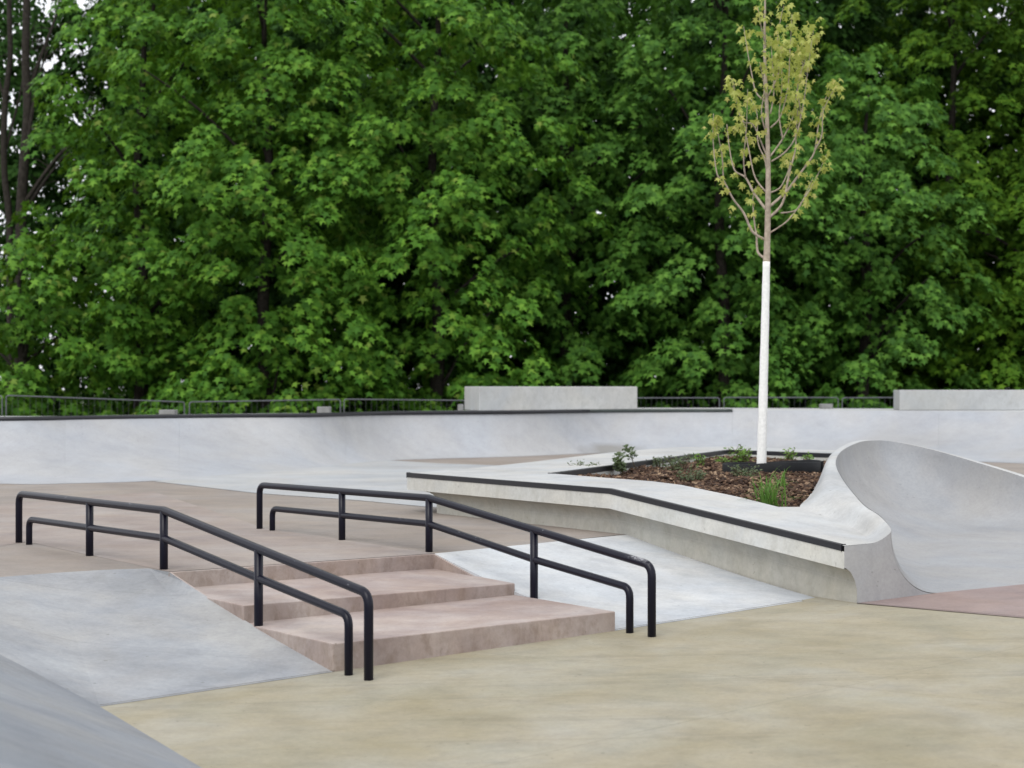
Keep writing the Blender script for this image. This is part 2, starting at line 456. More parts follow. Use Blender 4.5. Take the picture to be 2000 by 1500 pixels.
NB = Vector((-.874, -.485, 0))
E = [V2, V0, V1, GL, onG(300, 1443), onG(400, 1503), G(-.65, 5.7), G(-.1, 4.7)]
rows = []
for w in (0, .06, .15, .3, .5, .75, 1.0, 1.3, 1.6, 2.2):
    rise = .42 * min(w, 1.6) 
    rows.append([e + NB * w + Vector((0, 0, rise)) for e in e_] if False else [e + NB * w + Vector((0, 0, rise)) for e in E])
b = MB(); b.grid(rows)
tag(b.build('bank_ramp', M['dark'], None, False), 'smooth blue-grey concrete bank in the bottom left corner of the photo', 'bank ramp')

# ------------------------------------------------------------------ steps
st = empty('concrete_steps', (SL + PR) / 2 * 1.0)
st.location = Vector(((SL.x + PR.x) / 2, (SL.y + PR.y) / 2, 0))
tag(st, 'flight of three wide rose coloured concrete steps between the two handrails', 'steps')
def along(t, s):                       # t 0 top .. 1 bottom, s 0 left .. 1 right
    a = PL.lerp(SL, t); c = PR.lerp(SR, t)
    p = a.lerp(c, s); return Vector((p.x, p.y, 0))
def step_block(t0, t1, zl0, zr0, zl1, zr1, bot):
    b = MB()
    p = [along(t1, -.004), along(t1, 1.004), along(t0, 1.004), along(t0, -.004)]
    z = [zl1, zr1, zr0, zl0]
    n = 6
    vs = [Vector((q.x, q.y, bot)) for q in p] + [Vector((q.x, q.y, zz)) for q, zz in zip(p, z)]
    b.add(vs, [(3, 2, 1, 0), (4, 5, 6, 7), (0, 1, 5, 4), (1, 2, 6, 5), (2, 3, 7, 6), (3, 0, 4, 7)])
    return b.build('step', M['pink_step'], st, False, .006)
T2l, T2r = .496, .476
step_block(.30, 1.0, .152, .172, .144, .166, -.3)
def skew_block(tl0, tr0, tl1, tr1, z0, z1, bot, inset=-.004):
    b = MB()
    p = [along(tl1, -.004), along(tr1, 1.004), along(tr0, 1 - inset), along(tl0, inset)]
    z = [z1[0], z1[1], z0[1], z0[0]]
    vs = [Vector((q.x, q.y, bot)) for q in p] + [Vector((q.x, q.y, zz)) for q, zz in zip(p, z)]
    b.add(vs, [(3, 2, 1, 0), (4, 5, 6, 7), (0, 1, 5, 4), (1, 2, 6, 5), (2, 3, 7, 6), (3, 0, 4, 7)])
    return b.build('step', M['pink_step'], st, False, .006)
skew_block(-.12, -.12, .496, .476, (.262, .266), (.25, .242), -.28)
skew_block(-.30, -.30, .004, .004, (ZP - .001, ZP - .001), (ZP - .001, ZP - .001), -.26, .25)

for s0, s1 in ((.0, .008), (.992, 1.0)):       # cheeks where the banks stand above the second tread
    b = MB(); rows_ = []
    for k in range(9):
        t = .42 * k / 8
        zt_ = ZP * (1 - t) - (.056 if s0 < .5 else .088) * t * (1 - t) - .003
        rows_.append([Vector((*along(t, s0).xy, .15)), Vector((*along(t, s0).xy, zt_)), Vector((*along(t, s1).xy, zt_)), Vector((*along(t, s1).xy, .15))])
    b.grid(rows_)
    b.build('cheek', M['pink_step'], st)

# ------------------------------------------------------------------ handrails
def handrail(p0, pend, base_end_z, fr, ztop, zlow, label):
    # fr: plan fractions of posts: top end, low end, mid, bend, lower mid, low end, top end
    R = .024
    p0 = Vector((p0.x, p0.y, 0)); pe = Vector((pend.x, pend.y, 0))
    def P(f, z): q = p0.lerp(pe, f); return Vector((q.x, q.y, z))
    h = empty('handrail', P(.5, 0))
    tag(h, label, 'handrail', 'black tube handrails beside the steps')
    b = MB()
    b.tube(round_path([P(fr[0], ZP - .05), P(fr[0], ztop[0] - R), P(fr[3], ztop[1] - R), P(fr[6], ztop[2] - R), P(fr[6], base_end_z - .08)], .075, 8), R, 18)
    b.build('top_rail', M['rail'], h, True)
    b = MB()
    b.tube(round_path([P(fr[1], ZP - .05), P(fr[1], zlow[0] - R), P(fr[3], zlow[1] - R), P(fr[4], zlow[2] - R), P(fr[5], zlow[3] - R), P(fr[5], base_end_z - .08)], .065, 8), R * .92, 18)
    b.build('lower_rail', M['rail'], h, True)
    zt = lambda f: (ztop[0] + (ztop[1] - ztop[0]) * (f - fr[0]) / (fr[3] - fr[0])) if f <= fr[3] else ztop[1] + (ztop[2] - ztop[1]) * (f - fr[3]) / (fr[6] - fr[3])
    for k, low in ((2, ZP - .05), (3, ZP - .05), (4, .0)):
        b = MB(); b.tube([P(fr[k], low), P(fr[k], zt(fr[k]) - R * 1.2)], R * 1.03, 18)
        b.build('post', M['rail'], h, True)
    return h

def frac(px, a, b):                     # plan fraction on the line a-b seen at pixel column px
    k = (px - CX) / F
    d = b - a
    return (k * a.y - a.x) / (d.x - k * d.y)
P0, P6 = onz(37, 1060, ZP), onG(720, 1328)
Q0 = onz(507, 1033, ZP); Q6 = Vector((.783, 9.605, 0))
handrail(P0, P6, gz(P6.x, P6.y), [frac(c, P0, P6) for c in (37, 57, 175, 320, 505, 681, 720)], (.728, .738, .452), (.560, .572, .432, .325),
         'nearer black tube handrail on the left edge of the steps')
handrail(Q0, Q6, gz(Q6.x, Q6.y), [frac(c, Q0, Q6) for c in (507, 532, 668, 838, 1043, 1230, 1273)], (.722, .742, .478), (.552, .570, .425, .335),
         'farther black tube handrail beside the ledge, its lower end scuffed white')

Zw = ZP + .0015
def onrail(a, b, f): q = a.lerp(b, f); return Vector((q.x, q.y, Zw))
floor_poly('walkway_panel', [Vector((PL.x, PL.y, Zw)), Vector((PR.x, PR.y, Zw)), Vector((Q0.x + .05, Q0.y + .02, Zw)), onz(300, 960, Zw), onz(0, 985, Zw), onz(-100, 1080, Zw), Vector((P0.x + .05, P0.y + .05, Zw))], M['pink_walk'],
           label='pinker strip of the upper plaza between the two handrails')
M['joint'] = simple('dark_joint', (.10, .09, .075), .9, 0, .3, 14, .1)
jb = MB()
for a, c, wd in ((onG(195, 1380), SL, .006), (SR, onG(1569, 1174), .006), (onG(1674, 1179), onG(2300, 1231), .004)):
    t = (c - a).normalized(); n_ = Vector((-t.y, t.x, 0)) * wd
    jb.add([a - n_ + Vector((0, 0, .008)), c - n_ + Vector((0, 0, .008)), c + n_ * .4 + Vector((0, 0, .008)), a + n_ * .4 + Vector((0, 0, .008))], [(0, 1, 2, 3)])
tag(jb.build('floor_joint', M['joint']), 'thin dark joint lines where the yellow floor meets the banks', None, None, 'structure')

# ------------------------------------------------------------------ planter ledge with the curl
A = Vector((-.92, 15.04, .70)); BD = Vector((.72, 12.69, .70))
I0 = onz(1081, 925, .70); Ia = onz(1169, 932, .70); Ib = onz(1274, 940, .70); I2 = onz(1330, 947, .70)
I3 = onL(1440, 970); I4 = onL(1520, 990)
K1 = onz(1424, 879, .70); K2 = onz(1610, 886, .70); K3 = Vector((3.95, 19.2, .70))
O1 = Vector((-.40, 15.9, .70)); O2 = Vector((.2, 17.3, .70)); O3 = Vector((1.05, 19.6, .70)); O4 = Vector((1.95, 21.5, .70)); O5 = Vector((2.8, 21.9, .70)); O6 = Vector((3.7, 20.7, .70)); O7 = Vector((4.3, 19.9, .70))
lg = empty('planter_ledge', (.72, 13.5, 0))
tag(lg, 'long pale concrete ledge around the bark bed, with black steel edge and curled right end', 'skate ledge')

lip_px = [(1739, 1041, 10.82), (1739, 1030, 10.95), (1719, 1007, 11.3), (1692, 989, 11.7), (1670, 966, 12.2), (1647, 936, 12.9), (1634, 910, 13.7),
          (1636, 891, 14.4), (1651, 876, 15.0), (1681, 863, 15.5), (1711, 860, 15.8), (1749, 863, 15.9), (1812, 876, 15.8), (1887, 897, 15.5), (2000, 932, 15.0), (2150, 985, 14.4)]
E0, E1 = onG(1674, 1179), onG(1831, 1159)
def on_face(x, y):                       # the upright end face of the ledge
    k = (x - CX) / F
    d = E1 - E0
    t = (k * E0.y - E0.x) / (d.x - k * d.y)
    return atd(x, y, E0.y + d.y * t)
nose = on_face(1739, 1041)
C = on_face(1649, 1066)
lip = [nose] + [atd(*p) for p in lip_px[1:]]
foot = [E1] + [G(x, y) for x, y in [(2.78, 11.15), (2.85, 11.45), (2.92, 11.8), (2.99, 12.25), (3.1, 12.85), (3.25, 13.4), (3.45, 13.85), (3.65, 14.15), (3.8, 14.4),
                                    (3.95, 14.5), (4.1, 14.5), (4.35, 14.45), (4.65, 14.3), (5.0, 13.9), (5.4, 13.3)]]
outer = [on_face(1694, 1062), onL(1690, 1048), onL(1662, 1030), onL(1628, 1013), onL(1585, 1001), onL(1562, 990), onz(1580, 970, .6), onz(1589, 951, .6),
         Vector((2.74, 15.25, .6)), Vector((2.97, 15.95, .6)), Vector((3.3, 16.3, .5)), Vector((3.65, 16.4, ZP)), Vector((3.98, 16.3, ZP)), Vector((4.35, 16.0, ZP)), Vector((4.8, 15.5, ZP)), Vector((5.3, 14.9, .3))]
NS = 8
lipS, footS, outS = spline(lip, NS), spline(foot, NS), spline(outer, NS)
footS = [G(p.x, p.y, .004) for p in footS]
b = MB()
rows = []
face_prof = [nose, on_face(1745, 1062), on_face(1752, 1077), on_face(1764, 1096), on_face(1782, 1118), on_face(1804, 1139), on_face(1831, 1159)]
nU = 14
for i, (l, f) in enumerate(zip(lipS, footS)):
    r = []
    q_front = max(0.0, 1 - i / (NS * 4))
    for k in range(nU + 1):
        u = k / nU * math.pi / 2
        hs_ = math.sin(u); z = 1 - math.cos(u)
        p = Vector((f.x + (l.x - f.x) * hs_, f.y + (l.y - f.y) * hs_, f.z + (l.z - f.z) * z))
        r.append(p)
    rows.append(r)
b.grid(rows)
b.build('bowl_wall', M['bowl'], lg, True)
# rim and the back of the curl
b = MB(); rows = []
for i, (l, o) in enumerate(zip(lipS, outS)):
    r = []
    g_ = min(1.0, i / (2.5 * NS)); g_ = g_ * g_ * (3 - 2 * g_)
    for w in (1, .99, .96, .9, .84, .78, .72, .66, .6, .54, .48, .42, .36, .30, .24, .18, .12, .06, 0):
        q_ = min(1.0, w / .78); h = q_ * q_ * (3 - 2 * q_)
        h = .35 * min(1, (w / .55)) ** 1.5 + .65 * h
        rim = 0.0 if w < .97 else .006 * (w - .97) / .03
        h = w ** 2.2 + (h - w ** 2.2) * g_; rim *= g_
        p = o.lerp(l, w); p.z = o.z + (l.z - o.z) * h - rim
        r.append(p)
    rows.append(r)
b.grid(rows)
b.build('curl', M['ledge'], lg, True)

# end face with the quarter-round cut under the edge
b = MB()
prof = [C - Vector((0, 0, .002))] + [p - Vector((0, 0, .001)) for p in reversed(rows[0])]
# right side follows the bowl wall section
sec = list(reversed([Vector((E1.x + (nose.x - E1.x) * math.sin(k / nU * math.pi / 2), E1.y + (nose.y - E1.y) * math.sin(k / nU * math.pi / 2),
                             E1.z + (nose.z - E1.z) * (1 - math.cos(k / nU * math.pi / 2)))) for k in range(nU + 1)]))
prof += sec[1:]
cove_end = [on_face(1674, 1181), on_face(1673.5, 1152), on_face(1669, 1132), on_face(1661, 1117), on_face(1653, 1110.5), on_face(1649, 1109)]
allp = prof + cove_end
mesh('end_face', allp, [tuple(range(len(allp)))], M['face'], lg)

# ledge body: slab rim and recessed base with a cove
def cove_rows(st_pts):
    rows = []
    for (p, zb, rec) in st_pts:
        h = p.z
        drop = max(.02, h - zb)
        r = []
        for (u, v) in ((0, -.0), (0, -.145), (.03, -.148), (.07, -.158), (.10, -.178), (.122, -.21), (.13, -.243), (.1265, -.247), (.1265, -.29)):
            r.append(p + CR * (u * rec) + Vector((0, 0, v)))
        q = p + CR * (.13 * rec); q.z = zb - .05
        r.append(q)
        rows.append(r)
    return rows
stn = []
Aend = A.copy()
for k in range(13):
    p = A.lerp(BD, k / 12); stn.append((p, ZP, 1))
for k in range(1, 15):
    p = BD.lerp(C, k / 14); stn.append((p, .05, 1))
b = MB(); b.grid([[r[0] + Vector((0, 0, -.036)), r[1]] for r in cove_rows(stn)])
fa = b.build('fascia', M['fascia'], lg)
bst = [(A.lerp(BD, .10), ZP, 1)] + stn[2:]
b = MB(); b.grid([r[1:] for r in cove_rows(bst)])
# turned end of the recess on the left
r3 = cove_rows(bst)[0]
Bc = bst[0][0] + CR * .13
ld = Vector((.50, .866, 0)); nl_ = Vector((-.866, .50, 0))
def turned(f):
    r = []
    for (u, v) in ((0, -.145), (.03, -.148), (.07, -.158), (.10, -.178), (.122, -.21), (.13, -.243), (.1265, -.247), (.1265, -.29), (.13, -.39)):
        r.append(f(.13 - u) + Vector((0, 0, v)))
    return r
b.grid([[p.copy() for p in r3[1:]], turned(lambda w: Bc - CR * w * .9 + nl_ * w * .45), turned(lambda w: Bc - CR * w * .45 + nl_ * w * .9), turned(lambda w: Bc + nl_ * w), turned(lambda w: Bc + nl_ * w + ld * 1.2)])
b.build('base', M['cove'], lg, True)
# soffit + left end wall of the slab
b = MB()
zb = .70 - .145
low = lambda p, d=.145: Vector((p.x, p.y, p.z - d))
ring_o = [A, O1, O2, O3, O4, O5, O6, O7]
b.grid([[p - Vector((0, 0, .002)) for p in ring_o], [low(p, .34) if i > 1 else low(p) for i, p in enumerate(ring_o)]])
b.add([low(A), low(O1), low(A) + AL * .6 + CR * .5, low(A) + AL * .6], [(0, 1, 2, 3)])
b.build('outer_wall', M['fascia'], lg)
# top surface
b = MB()
def strip(pa, pb):
    n = len(pa)
    b.add(list(pa) + list(pb), [(i, i + 1, n + i + 1, n + i) for i in range(n - 1)])
def fl(a, c, t): return a.lerp(c, t)
fr_flat = [A, A.lerp(BD, .35), A.lerp(BD, .6), A.lerp(BD, .8), BD]
in_flat = [I0, I0, Ia, Ib, I2]
b.add([A, O1, I0], [(0, 2, 1)])
b.add([fr_flat[0], fr_flat[1], I0], [(0, 1, 2)])
strip(fr_flat[1:], in_flat[1:])
poly = [BD, BD.lerp(C, .25), BD.lerp(C, .5), BD.lerp(C, .75), C] + outS[:5 * NS + 1] + [I4, I3, I2]
b.add(poly, [tuple(range(len(poly)))])
# left and back strips
b.add([I0, O1, O2], [(0, 2, 1)])
Km = I0.lerp(K1, .38); Kn = I0.lerp(K1, .72)
strip([O2, O3, O4, O5], [I0, Km, Kn, K1])
strip([O5, O6, O7], [K1, K2, K3])
o = b.build('ledge_top', M['ledge'], lg)
# lip fillet of the inner corner rounding down to the bark
# inner walls
b = MB()
inn = [K3, K2, K1, Kn, Km, I0, Ia, Ib, I2, I3, I4] + outer[5:6]
b.grid([[p - Vector((0, 0, .003)) for p in inn], [Vector((p.x, p.y, .45)) for p in inn]])
b.build('inner_wall', M['fascia'], lg)
# steel edges: angle irons proud of the concrete
def edge_iron(name, pts, side, w=.045, h=.04, up=.004):
    b = MB(); rows = []
    n = len(pts)
    for i, p in enumerate(pts):
        t = (pts[min(i + 1, n - 1)] - pts[max(i - 1, 0)]).normalized()
        s = Vector((-t.y, t.x, 0)).normalized() * side
        rows.append([p + s * .005 + Vector((0, 0, up)), p - s * w + Vector((0, 0, up)), p - s * w + Vector((0, 0, -.01)), p + s * .005 + Vector((0, 0, -h))])
    b.grid(rows, close=True)
    b.f.append((0, 1, 2, 3)); m = len(b.v); b.f.append((m - 1, m - 2, m - 3, m - 4))
    return b.build(name, M['steel'], lg, False, .003)
edge_iron('steel_edge', [A, A.lerp(BD, .5), BD - AL * .1, BD, BD + (C - BD).normalized() * .1, BD.lerp(C, .5), C - (C - BD).normalized() * .02], -1, .03, .037)
edge_iron('steel_edge', [I0 + (I0 - K1).normalized() * .0, Km, Kn, K1, K2, K3], -1, .05, .045)

# bowl floor
bf = list(footS) + [G(5.4, 12.6, .004), onG(2300, 1113) + Vector((0, 0, .004)), onG(2000, 1142) + Vector((0, 0, .004))]
tag(mesh('bowl_floor', bf, [tuple(range(len(bf)))], M['bowl']), 'grey concrete bottom of the bowl', None, None, 'structure')

# ------------------------------------------------------------------ bark bed
ZM = .60
bed_poly = [I0, Ia, Ib, I2, I3, I4, outer[5], outer[6], outer[7], outer[8], outer[9], outer[10], Vector((3.9, 17.0, 0)), K3, K2, K1]
def inside(x, y, poly):
    c = False; j = len(poly) - 1
    for i in range(len(poly)):
        a, d = poly[i], poly[j]
        if (a.y > y) != (d.y > y) and x < (d.x - a.x) * (y - a.y) / (d.y - a.y) + a.x: c = not c
        j = i
    return c
def mz(x, y):
    t = max(0, (x - 1.285) * .577 - (y - 13.2) * .817)
    return ZM - .075 * t + .018 * math.sin(x * 5.1 + y * 2.3) + .015 * math.sin(y * 4.3 - x * 3)
bed = empty('bark_bed', (2.2, 15.5, 0))
b = MB()
n = 60
xs = np.linspace(.2, 5.0, n); ys = np.linspace(11.8, 20.9, n)
idx = {}
for i, x in enumerate(xs):
    for j, y in enumerate(ys):
        idx[i, j] = len(b.v); b.v.append(Vector((x, y, mz(x, y))))
for i in range(n - 1):
    for j in range(n - 1):
        cx_, cy_ = (xs[i] + xs[i + 1]) / 2, (ys[j] + ys[j + 1]) / 2
        if inside(cx_, cy_, bed_poly): b.f.append((idx[i, j], idx[i + 1, j], idx[i + 1, j + 1], idx[i, j + 1]))
COL.objects.unlink(bed); bpy.data.objects.remove(bed)
tag(b.build('soil_bed', M['soil'], None, True), 'dark soil under the bark chips in the planter', None, None, 'structure')

def np_mesh(name, V, faces_idx, loops_per_face):
    """V (n,3); faces_idx flat array; loops_per_face int"""
    me = bpy.data.meshes.new(name)
    me.vertices.add(len(V)); me.vertices.foreach_set('co', np.ascontiguousarray(V, dtype=np.float32).ravel())
    nl = len(faces_idx); nf = nl // loops_per_face
    me.loops.add(nl); me.loops.foreach_set('vertex_index', np.ascontiguousarray(faces_idx, dtype=np.int32))
    me.polygons.add(nf)
    me.polygons.foreach_set('loop_start', np.arange(0, nl, loops_per_face, dtype=np.int32))
    me.polygons.foreach_set('loop_total', np.full(nf, loops_per_face, dtype=np.int32))
    me.update(calc_edges=True)
    return me

def unit(a): return a / np.maximum(np.linalg.norm(a, axis=1, keepdims=True), 1e-9)

def place(tv, tf, pos, tip, nrm, size):
    """copies of a template (tv in x=side, y=tip, z=normal) at pos, oriented and scaled"""
    n = len(pos); k = len(tv)
    y = unit(tip); x = unit(np.cross(y, nrm)); z = np.cross(x, y)
    V = pos[:, None, :] + size[:, None, None] * (tv[None, :, 0:1] * x[:, None, :] + tv[None, :, 1:2] * y[:, None, :] + tv[None, :, 2:3] * z[:, None, :])
    Fi = (np.arange(n)[:, None] * k + tf.ravel()[None, :])
    return V.reshape(-1, 3), Fi.ravel()

# bark chips
pts = []
tree_base = onz(1487, 918, .64)
while len(pts) < 17000:
    x = random.uniform(.3, 4.2); y = 11.9 + 9 * random.random() ** 1.25
    if inside(x, y, bed_poly): pts.append((x, y, mz(x, y) + random.uniform(.0, .028)))
pts = np.array(pts)
n = len(pts)
box = np.array([[-.5, -.5, -.12], [.5, -.5, -.12], [.32, .5, -.1], [-.4, .5, -.1], [-.5, -.5, .12], [.5, -.5, .1], [.32, .5, .12], [-.4, .5, .1]])
box[:, 0] *= .42
bf_ = np.array([[0, 3, 2, 1], [4, 5, 6, 7], [0, 1, 5, 4], [1, 2, 6, 5], [2, 3, 7, 6], [3, 0, 4, 7]])
ang = rng.uniform(0, 2 * np.pi, n)
tip = np.stack([np.cos(ang), np.sin(ang), rng.normal(0, .35, n)], 1)
nr = np.stack([rng.normal(0, .4, n), rng.normal(0, .4, n), np.ones(n)], 1)
V, Fi = place(box, bf_, pts, tip, nr, rng.uniform(.02, .066, n))
o = link('bark_chips', np_mesh('bark_chips', V, Fi, 4), M['chip'])
tag(o, 'brown bark chips strewn over the planter bed', 'bark mulch', None, 'stuff')

# ------------------------------------------------------------------ root barrier ring
ring = empty('root_barrier', (tree_base.x + .12, tree_base.y + .1, ZM))
tag(ring, 'low black plastic ring around the foot of the white-trunked young tree', 'root barrier')
b = MB(); rows = []
for zz, rr in ((-.12, .475), (.02, .485), (.108, .49), (.113, .482), (.108, .474), (.0, .468), (-.1, .46)):
    rows.append([Vector((ring.location.x + rr * math.cos(a) * 1.0, ring.location.y + rr * math.sin(a), ZM + zz + .02 * math.sin(a + 2.2) + .007 * math.sin(3 * a)))
                 for a in [2 * math.pi * k / 56 for k in range(56)]])
b.grid(rows, close=True)
b.build('ring_wall', M['plastic'], ring, True)
# overlap where the strip is joined
b = MB(); rows = []
for rr in (.492, .502):
    rows.append([Vector((ring.location.x + rr * math.cos(a), ring.location.y + rr * math.sin(a), 0)) for a in np.linspace(-.35, -.12, 6)])
vs = []
for zz in (ZM - .05, ZM + .112):
    for r in rows: vs += [Vector((p.x, p.y, zz + .02 * math.sin(-.2 + 2.2))) for p in r]
m_ = 6
fs = [(i, i + 1, m_ * 2 + i + 1, m_ * 2 + i) for i in range(5)] + [(m_ + i, m_ + i + 1, m_ * 3 + i + 1, m_ * 3 + i) for i in range(5)] + \
     [(m_ * 2 + i, m_ * 2 + i + 1, m_ * 3 + i + 1, m_ * 3 + i) for i in range(5)] + [(0, m_, m_ * 3, m_ * 2), (5, m_ + 5, m_ * 3 + 5, m_ * 2 + 5)]
mesh('joint_flap', vs, fs, M['plastic'], ring)

# ------------------------------------------------------------------ young tree
TD = tree_base.y
def yt(cx, cy, dd=0.0):                 # survey of the young crown, measured in its own vertical plane
    return atd(1300 + .3467 * cx, .3467 * cy, TD + dd)
yt_root = empty('young_tree', (tree_base.x, tree_base.y, .6))
tag(yt_root, 'slender young tree with white painted trunk and sparse yellow-green leaves in the bark bed', 'tree')
b = MB()
wp = [tree_base - Vector((0, 0, .12)), atd(1487, 918, TD), atd(1489, 840, TD), atd(1492, 720, TD), atd(1495, 600, TD), atd(1497, 511, TD)]
wp = spline(wp, 5)
b.tube(wp, [(.052 - .017 * i / (len(wp) - 1)) * (1 + .03 * math.sin(i * 2.1)) for i in range(len(wp))], 16)
b.build('painted_trunk', M['whitewash'], yt_root, True)
b = MB()
tp = spline([atd(1497, 513, TD), yt(572, 1380), yt(576, 1200), yt(578, 1000), yt(576, 850), yt(570, 600), yt(561, 400), yt(558, 200), yt(560, 30), yt(563, -120)], 5)
b.tube(tp, [.0345 - .028 * i / (len(tp) - 1) for i in range(len(tp))], 12)
b.build('trunk', M['bark_young'], yt_root, True)
branches = [
    [(560, 1350), (490, 1305), (440, 1200), (380, 1120), (325, 1015), (290, 980), (268, 800), (270, 640)],
    [(560, 1455), (520, 1420), (512, 1330), (500, 1250), (492, 1120), (510, 1050)],
    [(325, 1015), (318, 880), (292, 740), (285, 660)],
    [(565, 1180), (500, 1090), (450, 1000), (390, 960), (362, 850), (345, 700)],
    [(450, 1000), (440, 900), (455, 720), (462, 500)],
    [(570, 1085), (505, 1000), (470, 850), (440, 690), (400, 570), (370, 440)],
    [(570, 880), (530, 780), (490, 700), (430, 680), (398, 560), (382, 450)],
    [(565, 572), (510, 520), (482, 400), (460, 280), (440, 150)],
    [(590, 1220), (660, 1140), (700, 960), (730, 850), (735, 760), (745, 600)],
    [(590, 1160), (680, 1080), (740, 1000), (800, 920), (840, 850), (862, 700), (900, 560), (950, 460)],
    [(595, 910), (680, 850), (740, 750), (780, 560), (800, 400), (835, 160)],
    [(590, 880), (660, 780), (720, 650), (742, 500), (770, 380), (765, 230)],
    [(590, 720), (650, 650), (690, 480), (700, 300), (712, 80)],
    [(575, 545), (630, 430), (640, 330), (632, 200), (665, 30)],
    [(590, 1310), (690, 1240), (780, 1120), (850, 1000), (905, 870)],
    [(650, 1200), (740, 1180), (790, 1090), (830, 1000)],
    [(565, 260), (540, 160), (520, 40)],
    [(590, 1085), (650, 1050), (700, 930), (690, 860)],
    [(840, 850), (880, 760), (890, 620), (965, 480)],
    [(590, 640), (610, 520), (600, 330), (590, 200)],
    [(570, 760), (540, 640), (555, 500), (530, 350)],
    [(660, 780), (640, 650), (655, 480), (650, 260)],
    [(740, 750), (760, 640), (745, 480), (800, 300)],
    [(570, 1000), (560, 900), (520, 800), (515, 640), (480, 560)],
]
yleaf_pos = []
for bi, br in enumerate(branches):
    sgn = [-1, 1][bi % 2]; amp = random.uniform(.1, .5) * sgn
    n = len(br)
    d0 = 0.0
    pts = spline([yt(c[0], c[1], amp * (i / (n - 1))) for i, c in enumerate(br)], 6)
    r0 = (.0145 if bi in (0, 1, 3, 8, 9) else .009)
    b = MB(); b.tube(pts, [r0 * (1 - .78 * i / (len(pts) - 1)) for i in range(len(pts))], 7)
    b.build('branch', M['bark_young'], yt_root, True)
    # leaves hang in little tufts at the nodes, denser towards the tip
    ln = 0.0; nxt = 0.0
    tot = sum((q - p).length for p, q in zip(pts, pts[1:]))
    for p, q in zip(pts, pts[1:]):
        ln += (q - p).length
        f = ln / tot
        if f < .30 or ln < nxt: continue
        nxt = ln + random.uniform(.075, .15) * (1.4 - .6 * f)
        o_ = Vector((random.gauss(0, .03), random.gauss(0, .06), random.gauss(0, .01)))
        for k in range(2 + int(5 * f * random.uniform(.6, 1.2))):
            yleaf_pos.append(q + o_ + Vector((random.gauss(0, .026), random.gauss(0, .03), random.gauss(-.01, .018))))
    for k in range(9):
        yleaf_pos.append(pts[-1] + Vector((random.gauss(0, .04), random.gauss(0, .05), random.gauss(-.03, .05))))
for i, p in enumerate(tp):
    f = i / (len(tp) - 1)
    if f > .3:
        for k in range(int(3.4 * f * f)):
            yleaf_pos.append(p + Vector((random.gauss(0, .06), random.gauss(0, .06), random.gauss(0, .05))))
# fuller upper right part of the crown
for k in range(230):
    c = random.choice([(690, 330), (720, 420), (640, 300), (770, 300), (700, 240), (740, 560), (620, 420), (760, 480), (800, 260), (820, 200)])
    yleaf_pos.append(yt(c[0] + random.gauss(0, 32), c[1] + random.gauss(0, 60), random.gauss(0, .22)))
yp = np.array([tuple(p) for p in yleaf_pos]); n = len(yp)
# lobed leaf template, two folded halves (x side, y length, z normal)
def lobed(droop=.25, fold=.22):
    R = [(.42, -.04), (.19, .19), (.62, .50), (.17, .54)]
    v = [(0, 0, 0), (0, 1, 0)] + [(x, y, 0) for x, y in R] + [(-x, y, 0) for x, y in R]
    v = np.array(v, dtype=float)
    v[:, 2] = -fold * np.abs(v[:, 0]) - droop * v[:, 1] ** 2
    f = np.array([[0, 2, 3, 4, 5, 1], [1, 9, 8, 7, 6, 0]])
    return v, f
LV, LF = lobed()
LV2, LF2 = lobed(.5, .5)
aa = rng.uniform(0, 2 * np.pi, n)
tip = np.stack([np.cos(aa) * .8, np.sin(aa) * .8, rng.uniform(-1.4, -.2, n)], 1)
nr = np.stack([np.cos(aa), np.sin(aa), rng.uniform(.3, 1.2, n)], 1)
V, Fi = place(LV2, LF2, yp, tip, nr, rng.uniform(.045, .075, n))
link('foliage', np_mesh('young_foliage', V, Fi, 6), M['young_leaf'], yt_root)

